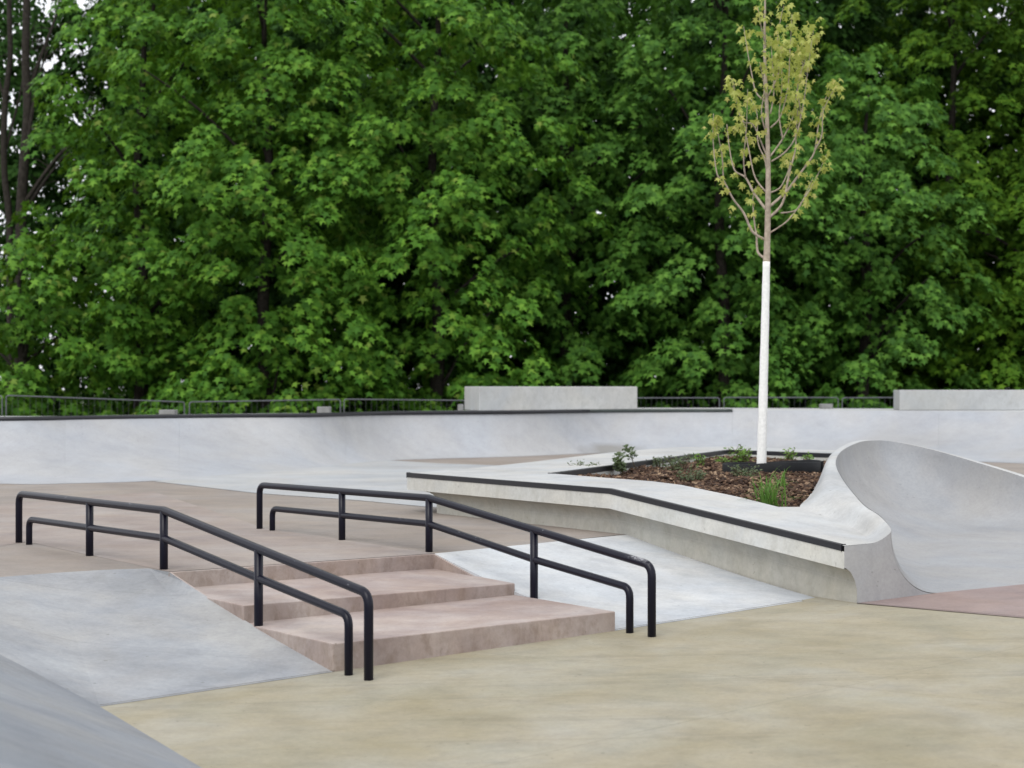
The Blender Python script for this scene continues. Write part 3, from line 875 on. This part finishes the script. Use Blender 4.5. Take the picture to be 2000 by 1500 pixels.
# ------------------------------------------------------------------ plants of the bed
def herb(name, base, h, spread, nstem, nleaf, lsize, mat, label, lean=(0, 0), cat='plant', bare=.3):
    r = empty(name, base)
    tag(r, label, cat)
    big = mat == 'herb_bright'
    h *= 1.15 if big else 1.45; spread *= 1.0 if big else 1.2; lsize *= .95 if big else 1.15
    nleaf = int(nleaf * (.9 if big else 1.7)); nstem = int(nstem * (1.0 if big else 1.3))
    b = MB(); lp = []
    for s in range(nstem):
        a = random.uniform(0, 2 * math.pi); q = spread * math.sqrt(random.random())
        hh = h * random.uniform(.65, 1.05)
        top = base + Vector((math.cos(a) * q + lean[0], math.sin(a) * q + lean[1], hh))
        mid = base.lerp(top, .5) + Vector((random.gauss(0, .02), random.gauss(0, .02), .0))
        st_ = base + Vector((math.cos(a) * q * .25, math.sin(a) * q * .25, -.03))
        pp = spline([st_, mid, top], 5)
        b.tube(pp, [.0055 * (1 - .6 * i / (len(pp) - 1)) for i in range(len(pp))], 5)
        for k in range(nleaf):
            t = bare + (1 - bare) * random.random()
            p = pp[min(len(pp) - 1, int(t * (len(pp) - 1)))]
            lp.append(p + Vector((random.gauss(0, .022), random.gauss(0, .022), random.gauss(0, .015))))
    b.build('stem', M['stem'], r, True)
    P_ = np.array([tuple(p) for p in lp]); n = len(P_)
    a = rng.uniform(0, 2 * np.pi, n)
    tip = np.stack([np.cos(a), np.sin(a), rng.uniform(-.3, .9, n)], 1)
    nr = np.stack([rng.normal(0, .5, n), rng.normal(0, .5, n) - .4, np.ones(n)], 1)
    lv = np.array([[0, 0, 0], [.22, .35, -.03], [.18, .7, -.06], [0, 1, -.12], [-.18, .7, -.06], [-.22, .35, -.03]])
    lf = np.array([[0, 1, 2, 3], [0, 3, 4, 5]])
    V, Fi = place(lv, lf, P_, tip, nr, rng.uniform(.6, 1.15, n) * lsize)
    link('leaves', np_mesh('herb_leaves', V, Fi, 4), M[mat], r)
    return r
def bedp(x, y):
    p = onz(x, y, ZM); return Vector((p.x, p.y, mz(p.x, p.y)))
herb('herb_plant', bedp(1146, 929), .10, .16, 12, 10, .035, 'herb', 'low grey-green herb in the pointed left corner of the bark bed')
herb('stem_plant', bedp(1222, 931), .16, .13, 4, 22, .055, 'herb', 'dark leafed stem plant leaning left over the inner steel edge', (-.08, .0), bare=.6)
herb('stem_plant', bedp(1246, 925), .17, .06, 2, 24, .05, 'herb', 'single tall stem plant with one leaf head, right of the leaning stem plant', (-.07, .0), bare=.75)
herb('herb_plant', bedp(1287, 918), .10, .10, 7, 9, .03, 'herb', 'thin grey-green herb between the stem plants and the larger grey clump')
herb('herb_plant', bedp(1325, 925), .14, .16, 14, 10, .034, 'herb', 'larger wispy grey-green clump in the left half of the bark bed')
herb('herb_plant', bedp(1350, 941), .10, .14, 11, 10, .032, 'herb', 'grey-green clump nearest the front rim of the bark bed')
herb('herb_plant', bedp(1369, 918), .13, .10, 10, 12, .04, 'herb_bright', 'fresh green herb just left of the black plastic ring')
herb('herb_plant', bedp(1447, 908), .20, .14, 16, 16, .05, 'herb_bright', 'tallest bright green herb behind the left side of the black ring')
herb('herb_plant', bedp(1408, 908), .10, .07, 7, 9, .045, 'herb_bright', 'small bright herb at the left rear of the black ring')
herb('herb_plant', bedp(1540, 908), .13, .11, 12, 13, .045, 'herb_bright', 'bright green herb inside the right rear of the black ring')
herb('herb_plant', bedp(1570, 909), .08, .09, 8, 10, .045, 'herb_bright', 'low bright sprig at the far right rear of the black ring')
herb('herb_plant', bedp(1456, 937), .10, .16, 14, 11, .03, 'herb', 'grey-green clump in front of the black plastic ring')

def tuft(base, n, h, label):
    r = empty('grass_tuft', base)
    tag(r, label, 'grass plant')
    b = MB()
    for k in range(n):
        a = random.uniform(0, 2 * math.pi); u = Vector((math.cos(a), math.sin(a), 0)); s = Vector((-u.y, u.x, 0))
        hh = h * random.uniform(.5, 1.05); sp = random.uniform(.06, .30) * (1.3 if hh < h * .75 else .8)
        w = random.uniform(.004, .007)
        row = []
        o_ = base + Vector((random.gauss(0, .04), random.gauss(0, .04), -.02))
        for t in (0, .25, .5, .75, .9, 1):
            c = o_ + u * (sp * t ** 1.8) + Vector((0, 0, hh * (t - .28 * t ** 3 * (2 if sp > .15 else 1))))
            ww = w * (1 - t ** 2 * .92)
            row.append([c - s * ww, c + s * ww])
        b.grid(row)
    b.build('blades', M['blade'], r, True)
tuft(bedp(1502, 982), 85, .42, 'green grass tuft with long arching blades in front of the young tree')
tuft(bedp(1527, 955), 16, .34, 'thin tuft of a few tall blades beside the larger grass tuft')

# ------------------------------------------------------------------ quarter pipe round the plaza
ZD = 1.06
qp = empty('quarter_pipe', (0, 25, ZP))
tag(qp, 'long curved pale concrete quarter pipe closing off the plaza at the back', 'quarter pipe')
base_px = [(-300, 21.0), (0, 19.4), (150, 19.5), (300, 20.0), (450, 21.4), (600, 23.0), (760, 25.6), (1000, 27.0), (1150, 28.3), (1250, 28.6), (1400, 28.2), (1600, 27.2), (1780, 26.0), (1936, 25.0), (2100, 24.0), (2400, 22.5)]
lip_d = [(-300, 22.2), (0, 21.8), (150, 22.5), (300, 23.3), (450, 24.1), (600, 24.8), (760, 25.9 + .9), (1000, 27.9), (1150, 29.3), (1250, 29.8), (1400, 29.9), (1600, 29.4), (1780, 28.8), (1936, 28.2), (2100, 27.5), (2400, 26.5)]
bp = [Vector(((x - CX) / F * d, d, ZP)) for x, d in base_px]
lp_ = [Vector(((x - CX) / F * d, d, ZD)) for x, d in lip_d]
bs, ls = spline(bp, 6), spline(lp_, 6)
rows = []
nQ = 14
for p, l in zip(bs, ls):
    r = []
    for k in range(nQ + 1):
        u = k / nQ
        ang = u * math.radians(66)
        h_ = math.sin(ang) / math.sin(math.radians(66)); z = (1 - math.cos(ang)) / (1 - math.cos(math.radians(66)))
        r.append(Vector((p.x + (l.x - p.x) * h_, p.y + (l.y - p.y) * h_, ZP + .003 + (ZD - ZP - .003) * z)))
    rows.append(r)
b = MB()
gaps = [11, 20, 33, 46, 61, 74]
start = 0
for g in gaps + [len(rows) - 1]:
    seg = [list(r) for r in rows[start:g + 1]]
    if g != len(rows) - 1: seg[-1] = [a.lerp(c, .994) for a, c in zip(seg[-2], seg[-1])]
    b.grid(seg); start = g
b.build('transition', M['quarter'], qp, True)
# deck
wrow = [l + Vector((0, 0, 0)) for l in ls]
back = []
for l in ls:
    w = 1.6 if l.x < -1 else 3.2
    if l.x > -1: w = min(3.2, 1.6 + (l.x + 1) * .9)
    back.append(Vector((l.x, l.y + w, ZD)))
b = MB(); b.grid([wrow, back]); b.grid([back, [Vector((p.x, p.y, -.9)) for p in back]])
b.build('deck', M['block'], qp)
i_end = 60
b = MB(); b.tube([l + Vector((0, -.02, -.01)) for l in ls[:49]], .032, 10)
b.build('coping', M['steel'], qp, True)
M['coping_far'] = simple('weathered_green_steel', (.035, .045, .042), .6, 0, .2, 9)
b = MB(); b.tube([l + Vector((0, -.02, -.01)) for l in ls[48:62]], .03, 10)
b.build('coping', M['coping_far'], qp, True)

def block(name, fl_, bl_, fr_, zt, label, grp='concrete ledges on the deck'):
    # plan corners: front-left, back-left, front-right
    a, c, d = fl_, bl_, fr_
    e = d + (c - a)
    b = MB(); b.prism([(a.x, a.y), (d.x, d.y), (e.x, e.y), (c.x, c.y)], ZD - .004 + .006, zt)
    tag(b.build(name, M['block'], None, False, .012), label, 'concrete block', grp)
def pt(px, d): return Vector(((px - CX) / F * d, d, 0))
block('ledge_block', pt(936, 28.6), pt(907, 29.8), pt(1245, 30.6), 1.468, 'oblong concrete block on the deck left of the young tree')
block('ledge_block', pt(1757, 29.2), pt(1745, 30.4), pt(2160, 29.6), 1.408, 'oblong concrete block on the deck at the right edge of the photo')
for (x0, x1, d, h, lab) in ((310, 341, 24.6, .07, 'pale concrete fence block lying on the deck at the far left'), (619, 644, 26.0, .10, 'pale fence block standing on edge between the far left one and the block'),
                            (894, 905, 28.6, .11, 'small pale fence block against the left end of the oblong block'), (1604, 1627, 31.6, .09, 'pale fence block on the deck right of the white trunk')):
    a, c = pt(x0, d), pt(x1, d)
    b = MB(); b.prism([(a.x, a.y), (c.x, c.y), (c.x, c.y + .24), (a.x, a.y + .24)], ZD + .002, ZD + h)
    tag(b.build('ballast_block', M['foot'], None, False, .01), lab, 'concrete block', 'pale fence blocks left on the deck')

# ------------------------------------------------------------------ construction fence
panels = [(-345, 4, 30.2, 29.6, 1.30, 1.31, 'mesh fence panel cut off by the left edge of the photo'), (12, 360, 29.6, 31.0, 1.315, 1.19, 'leftmost complete mesh fence panel, its top bar dipping to the right'),
          (370, 665, 31.0, 31.6, 1.19, 1.23, 'second mesh fence panel from the left, under low maple leaves'), (672, 975, 31.6, 32.4, 1.235, 1.2, 'mesh fence panel left of the oblong concrete block'),
          (1080, 1405, 33.8, 33.4, 1.24, 1.25, 'mesh fence panel between the oblong block and the white trunk'), (1414, 1637, 33.4, 33.2, 1.255, 1.255, 'mesh fence panel directly behind the white trunk'),
          (1645, 1990, 33.2, 33.0, 1.25, 1.27, 'mesh fence panel left of the right-hand block')]
for (xa, xb, da, db, za, zb_, lab) in panels:
    a, c = pt(xa, da), pt(xb, db)
    r = empty('construction_fence', ((a.x + c.x) / 2, (a.y + c.y) / 2, -.9))
    tag(r, lab, 'mesh fence', 'galvanised mesh fence panels behind the deck')
    A_ = lambda t, z: Vector((a.x + (c.x - a.x) * t, a.y + (c.y - a.y) * t, z))
    b = MB()
    b.tube(round_path([A_(0, -.9), A_(0, za), A_(1, zb_), A_(1, -.9)], .05, 4), .012, 8)
    b.tube([A_(0, -.6), A_(1, -.6)], .018, 6)
    b.build('tube_frame', M['galv'], r, True)
    b = MB()
    L_ = (c - a).length
    nv = int(L_ / .1)
    for k in range(1, nv):
        t = k / nv
        b.tube([A_(t, -.6), A_(t, za + (zb_ - za) * t)], .0022, 3, False)
    for zz in (-.2, .2, .6, .95):
        b.tube([A_(0, zz), A_(1, zz)], .0022, 3, False)
    b.build('wire_mesh', M['wire'], r)

# ------------------------------------------------------------------ trees
LQ = np.array([[0, 0, 0], [.42, .35, -.1], [.16, .62, -.16], [0, 1, -.3], [-.16, .62, -.16], [-.42, .35, -.1]])
LQF = np.array([[0, 1, 2, 3], [0, 3, 4, 5]])

def foliage_arrays(centres, outs, sizes, nper, leaf, droop=.5, spread=(.62, .62, .2)):
    """sprays of leaves: flat fans that arch over and hang at the rim"""
    n = len(centres)
    tot = n * nper
    ci = np.repeat(np.arange(n), nper)
    a = rng.uniform(0, 2 * np.pi, tot); r = np.sqrt(rng.uniform(0, 1, tot))
    lx, ly = np.cos(a) * r, np.sin(a) * r
    o = outs[ci]; up = np.array([0, 0, 1.0])
    side = unit(np.cross(o, up))
    s = sizes[ci][:, None]
    pos = centres[ci] + s * (o * (ly * spread[0])[:, None] + side * (lx * spread[1])[:, None])
    pos[:, 2] += s[:, 0] * (-droop * (r ** 2) * .55 - .28 * ly * (ly > 0) + rng.normal(0, spread[2], tot))
    rad = o * ly[:, None] + side * lx[:, None]
    tip = rad * .8 + o * .45 + rng.normal(0, .35, (tot, 3)); tip[:, 2] -= .45 + .5 * r
    nr = o * .55 + rad * .3 + rng.normal(0, .25, (tot, 3)); nr[:, 2] += .95
    sz = leaf * rng.uniform(.7, 1.2, tot)
    return pos, tip, nr, sz

def vnoise(p, s):                        # cheap smooth pseudo-noise for clearings in a crown
    q = p * s
    return (np.sin(q[:, 0] * 1.7 + np.sin(q[:, 2] * 1.3) * 1.6) + np.sin(q[:, 2] * 2.1 + np.sin(q[:, 0] * 1.1 + 2) * 1.5) + np.sin(q[:, 1] * 1.9 + q[:, 0] + 1)) / 3

def crown(name, root, cx, cy, z0, z1, rad, ncl, nper, leaf, mat, simple_leaf=False, belly=.35, front=.75, clear=-.3, ph=0.0, gap=.80, low=.72, dark=2.7):
    m = ncl * 8
    t = rng.uniform(0, 1, m)
    z = z0 + (z1 - z0) * t
    prof = np.where(t < belly, low + (1 - low) * np.sqrt(t / belly), np.sqrt(np.maximum(0, 1 - ((t - belly) / (1 - belly)) ** 2)) * .95 + .05)
    fr = rng.uniform(0, 1, m) < front
    a = np.where(fr, rng.uniform(-np.pi * .97, -np.pi * .03, m), rng.uniform(0, np.pi, m))
    lump = 1 + .16 * np.sin(3 * a + z * .9 + ph) + .10 * np.sin(5 * a - z * 1.7 + ph * 2)
    depth = 1 - .5 * rng.uniform(0, 1, m) ** 2.2
    # boughs hang in tiers with hollows between them
    tier = np.sin(z * 3.6 + 1.3 * np.sin(2 * a + ph) + 1.1 * np.sin(5 * a + ph * 1.7))
    e = np.stack([cx + rad * prof * np.cos(a), cy + rad * prof * np.sin(a), z], 1)
    hol = np.clip((.0 - vnoise(e + ph * 3, 1.25)) / .4, 0, 1)
    R = rad * prof * lump * depth * (1 + .13 * tier) - np.minimum(1.7, rad * .58) * hol
    R = np.maximum(R, .25)
    c = np.stack([cx + R * np.cos(a), cy + R * np.sin(a), z], 1)
    thin = np.clip((dark - z) / 2.0, 0, 1)
    keep = (vnoise(e * np.array([1.2, 1.2, 2.4]) + ph * 2, 1.0) > -1.0 + 1.05 * thin) & (vnoise(e * 1.3 + ph * 5, 1.1) > clear - .35) & (rng.uniform(0, 1, m) > .55 * hol)
    c, a = c[keep], a[keep]
    # boughs keep their distance from one another
    cell = {}; sel = []
    for i in range(len(c)):
        k = (int(c[i, 0] // gap), int(c[i, 1] // gap), int(c[i, 2] // (gap * .8)))
        ok = True
        for dx in (-1, 0, 1):
            for dy in (-1, 0, 1):
                for dz in (-1, 0, 1):
                    for j in cell.get((k[0] + dx, k[1] + dy, k[2] + dz), ()):
                        q = c[i] - c[j]
                        if q[0] * q[0] + q[1] * q[1] + (q[2] * 1.25) ** 2 < gap * gap: ok = False
        if ok:
            cell.setdefault(k, []).append(i); sel.append(i)
            if len(sel) >= ncl: break
    c, a = c[sel], a[sel]
    out = np.stack([np.cos(a), np.sin(a), np.zeros(len(a))], 1)
    out = unit(out + rng.normal(0, .35, out.shape) * np.array([1, 1, 0]))
    sz = rng.uniform(.75, 1.35, len(c))
    pos, tip, nr, ls_ = foliage_arrays(c, out, sz, nper, leaf, spread=(.40, .40, .06))
    if simple_leaf:
        V, Fi = place(LQ, LQF, pos, tip, nr, ls_ * 1.05); k = 4
    else:
        V, Fi = place(LV, LF, pos, tip, nr, ls_); k = 6
    me = np_mesh(name, V, Fi, k)
    o = link('crown', me, M[mat], root)
    return o, c

def limbs(root, cx, cy, zb, zt, r0, targets, lean=0.0, mat='bark_dark', nl=9):
    b = MB()
    n = 9
    pts = [Vector((cx + lean * (k / n) + .08 * math.sin(k * 1.3 + cx), cy + .06 * math.cos(k * 1.7), zb + (zt - zb) * k / n)) for k in range(n + 1)]
    b.tube(pts, [r0 * (1.15 - .95 * k / n) for k in range(n + 1)], 9)
    b.build('trunk', M[mat], root, True)
    if targets is not None and len(targets):
        for k in range(nl):
            tg = Vector(targets[random.randrange(len(targets))])
            f = max(.05, min(.9, (tg.z - zb) / (zt - zb) - .12 - .1 * random.random()))
            s = pts[int(f * n)].lerp(pts[min(n, int(f * n) + 1)], f * n - int(f * n))
            m1 = s.lerp(tg, .5) + Vector((0, 0, .25))
            pp = spline([s, m1, tg], 4)
            b = MB(); b.tube(pp, [r0 * .32 * (1 - .8 * i / (len(pp) - 1)) for i in range(len(pp))], 5)
            b.build('limb', M[mat], root, True)

def tree(name, px, d, z0, z1, rad, ncl, nper, leaf, mat, label, group, r0=.16, **kw):
    cx = (px - CX) / F * d
    r = empty(name, (cx, d, -.9))
    tag(r, label, 'tree', group)
    o, c = crown(name + '_crown', r, cx, d, z0, z1, rad, ncl, nper, leaf, mat, **kw)
    limbs(r, cx, d, -.95, z1 * .88, r0, c)
    return r
GM = 'maples in the front row behind the fence'
LF_ = .172
tree('maple_tree', 40, 38.0, -.5, 5.0, 2.5, 260, 62, LF_, 'maple', 'low spreading maple at the left edge below the bare dark trunks', GM, ph=.3)
tree('maple_tree', 275, 38.6, -.4, 12.8, 2.2, 330, 62, LF_, 'maple', 'maple next to the bare dark trunks, sky showing at its left flank', GM, ph=1.0)
tree('maple_tree', 520, 37.6, -.4, 13.2, 2.9, 420, 62, LF_, 'maple', 'broad bright maple overhanging the fence left of the centre', GM, ph=1.4)
tree('maple_tree', 850, 38.4, -.3, 13.6, 3.0, 430, 62, LF_, 'maple', 'full maple in the middle, left of the oblong concrete block', GM, ph=2.6)
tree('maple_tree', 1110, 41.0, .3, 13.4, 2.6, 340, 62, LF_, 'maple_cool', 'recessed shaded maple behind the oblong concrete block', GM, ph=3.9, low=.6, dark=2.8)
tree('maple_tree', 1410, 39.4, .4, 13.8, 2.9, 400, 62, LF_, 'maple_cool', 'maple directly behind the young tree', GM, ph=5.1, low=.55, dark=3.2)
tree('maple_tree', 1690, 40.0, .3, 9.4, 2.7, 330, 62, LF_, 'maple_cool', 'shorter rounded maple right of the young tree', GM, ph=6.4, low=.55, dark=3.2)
tree('maple_tree', 2020, 40.5, .5, 6.6, 2.4, 220, 56, .18, 'olive', 'low olive green tree at the right edge of the photo', GM, ph=7.2, low=.55, dark=2.8)
GB_ = 'dark trees in the rear row'
tree('dark_tree', 1860, 43.0, 1.0, 15.0, 3.6, 480, 56, .17, 'olive', 'tall dark olive tree rising at the upper right', GB_, ph=8.3)
tree('dark_tree', 2160, 44.0, .2, 15.0, 3.4, 380, 56, .17, 'olive', 'dark olive tree mostly beyond the right edge', GB_, simple_leaf=True, ph=9.1)
BK = dict(simple_leaf=True, clear=-.9, front=.9, gap=.55, dark=-2)
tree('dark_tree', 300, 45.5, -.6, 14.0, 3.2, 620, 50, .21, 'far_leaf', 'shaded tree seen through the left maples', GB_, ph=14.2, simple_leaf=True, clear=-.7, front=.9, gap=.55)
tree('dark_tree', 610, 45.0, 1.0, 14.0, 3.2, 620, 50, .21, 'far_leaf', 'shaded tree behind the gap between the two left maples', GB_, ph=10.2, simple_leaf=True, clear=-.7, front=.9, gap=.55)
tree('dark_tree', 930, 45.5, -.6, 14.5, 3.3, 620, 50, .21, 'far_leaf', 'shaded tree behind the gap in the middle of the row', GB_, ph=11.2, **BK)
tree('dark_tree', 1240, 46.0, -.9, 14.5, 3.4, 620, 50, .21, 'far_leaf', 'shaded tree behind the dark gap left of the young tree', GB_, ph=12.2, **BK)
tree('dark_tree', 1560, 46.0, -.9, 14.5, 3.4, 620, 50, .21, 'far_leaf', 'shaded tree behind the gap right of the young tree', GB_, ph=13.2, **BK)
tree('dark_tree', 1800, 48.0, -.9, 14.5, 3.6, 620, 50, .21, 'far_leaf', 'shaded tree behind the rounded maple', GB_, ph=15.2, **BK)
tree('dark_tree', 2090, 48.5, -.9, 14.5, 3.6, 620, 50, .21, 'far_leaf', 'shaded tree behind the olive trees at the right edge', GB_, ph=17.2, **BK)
for px_, d_, zt_, lab_ in ((450, 50.0, 15.0, 'rearmost shaded tree filling the gap behind the broad bright maple'), (770, 50.5, 15.5, 'rearmost shaded tree filling the gap left of the oblong block'),
                           (1080, 51.0, 15.5, 'rearmost shaded tree filling the gap above the oblong block'), (1400, 51.0, 15.5, 'rearmost shaded tree filling the gap behind the young tree'),
                           (1690, 52.0, 15.5, 'rearmost shaded tree filling the gap right of the young tree')):
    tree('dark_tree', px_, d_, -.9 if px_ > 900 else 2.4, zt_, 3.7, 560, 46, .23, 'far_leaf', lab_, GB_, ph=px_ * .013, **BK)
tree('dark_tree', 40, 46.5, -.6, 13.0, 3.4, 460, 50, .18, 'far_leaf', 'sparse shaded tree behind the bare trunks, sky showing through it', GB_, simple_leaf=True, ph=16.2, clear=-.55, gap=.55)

# bare dark trunks at the upper left
def bare_tree(pts_px, d, r0, forks, label):
    p0 = pts_px[-1]
    x0 = (p0[0] - CX) / F * d
    r = empty('bare_tree', (x0, d, -.9))
    tag(r, label, 'tree', 'bare dark trunks at the left')
    pts = [Vector((x0 - .02, d, -.95))] + [atd(x, y, d) for x, y in reversed(pts_px)] + [atd(pts_px[0][0] + 4, -260, d)]
    pp = spline(pts, 4)
    b = MB(); b.tube(pp, [r0 * (1.1 - .5 * i / (len(pp) - 1)) for i in range(len(pp))], 10)
    b.build('trunk', M['bark_dark'], r, True)
    for fk in forks:
        q = spline([atd(x, y, d + dd) for x, y, dd in fk], 5)
        b = MB(); b.tube(q, [r0 * .5 * (1 - .85 * i / (len(q) - 1)) for i in range(len(q))], 7)
        for k in range(4, len(q), 2):          # twigs
            for s in range(2):
                e = q[k] + Vector((random.uniform(-.9, .9), random.uniform(-.5, .5), random.uniform(-.1, .7)))
                b.tube(spline([q[k], q[k].lerp(e, .5) + Vector((0, 0, .08)), e], 3), [.014, .012, .01, .008, .007, .005, .004], 4)
        b.build('branch', M['bark_dark'], r, True)
    return r
bare_tree([(52, 0), (50, 120), (54, 220), (46, 330), (40, 480)], 41.0, .125,
          [[(52, 190, 0), (80, 110, .2), (112, 20, .5), (125, -80, .6)], [(46, 400, 0), (110, 310, -.3), (170, 255, -.6), (215, 215, -.8)],
           [(48, 330, 0), (70, 180, -.2), (95, 90, -.3)], [(44, 420, 0), (90, 350, .4), (130, 300, .6)]],
          'thicker bare dark trunk with a fork to the right at the upper left')
bare_tree([(18, 0), (20, 110), (10, 200), (8, 330), (20, 480)], 42.0, .085,
          [[(12, 200, 0), (-20, 100, .2), (-40, 0, .4)], [(9, 300, 0), (40, 180, .3), (60, 60, .6)]],
          'thinner bare dark trunk at the very left edge')
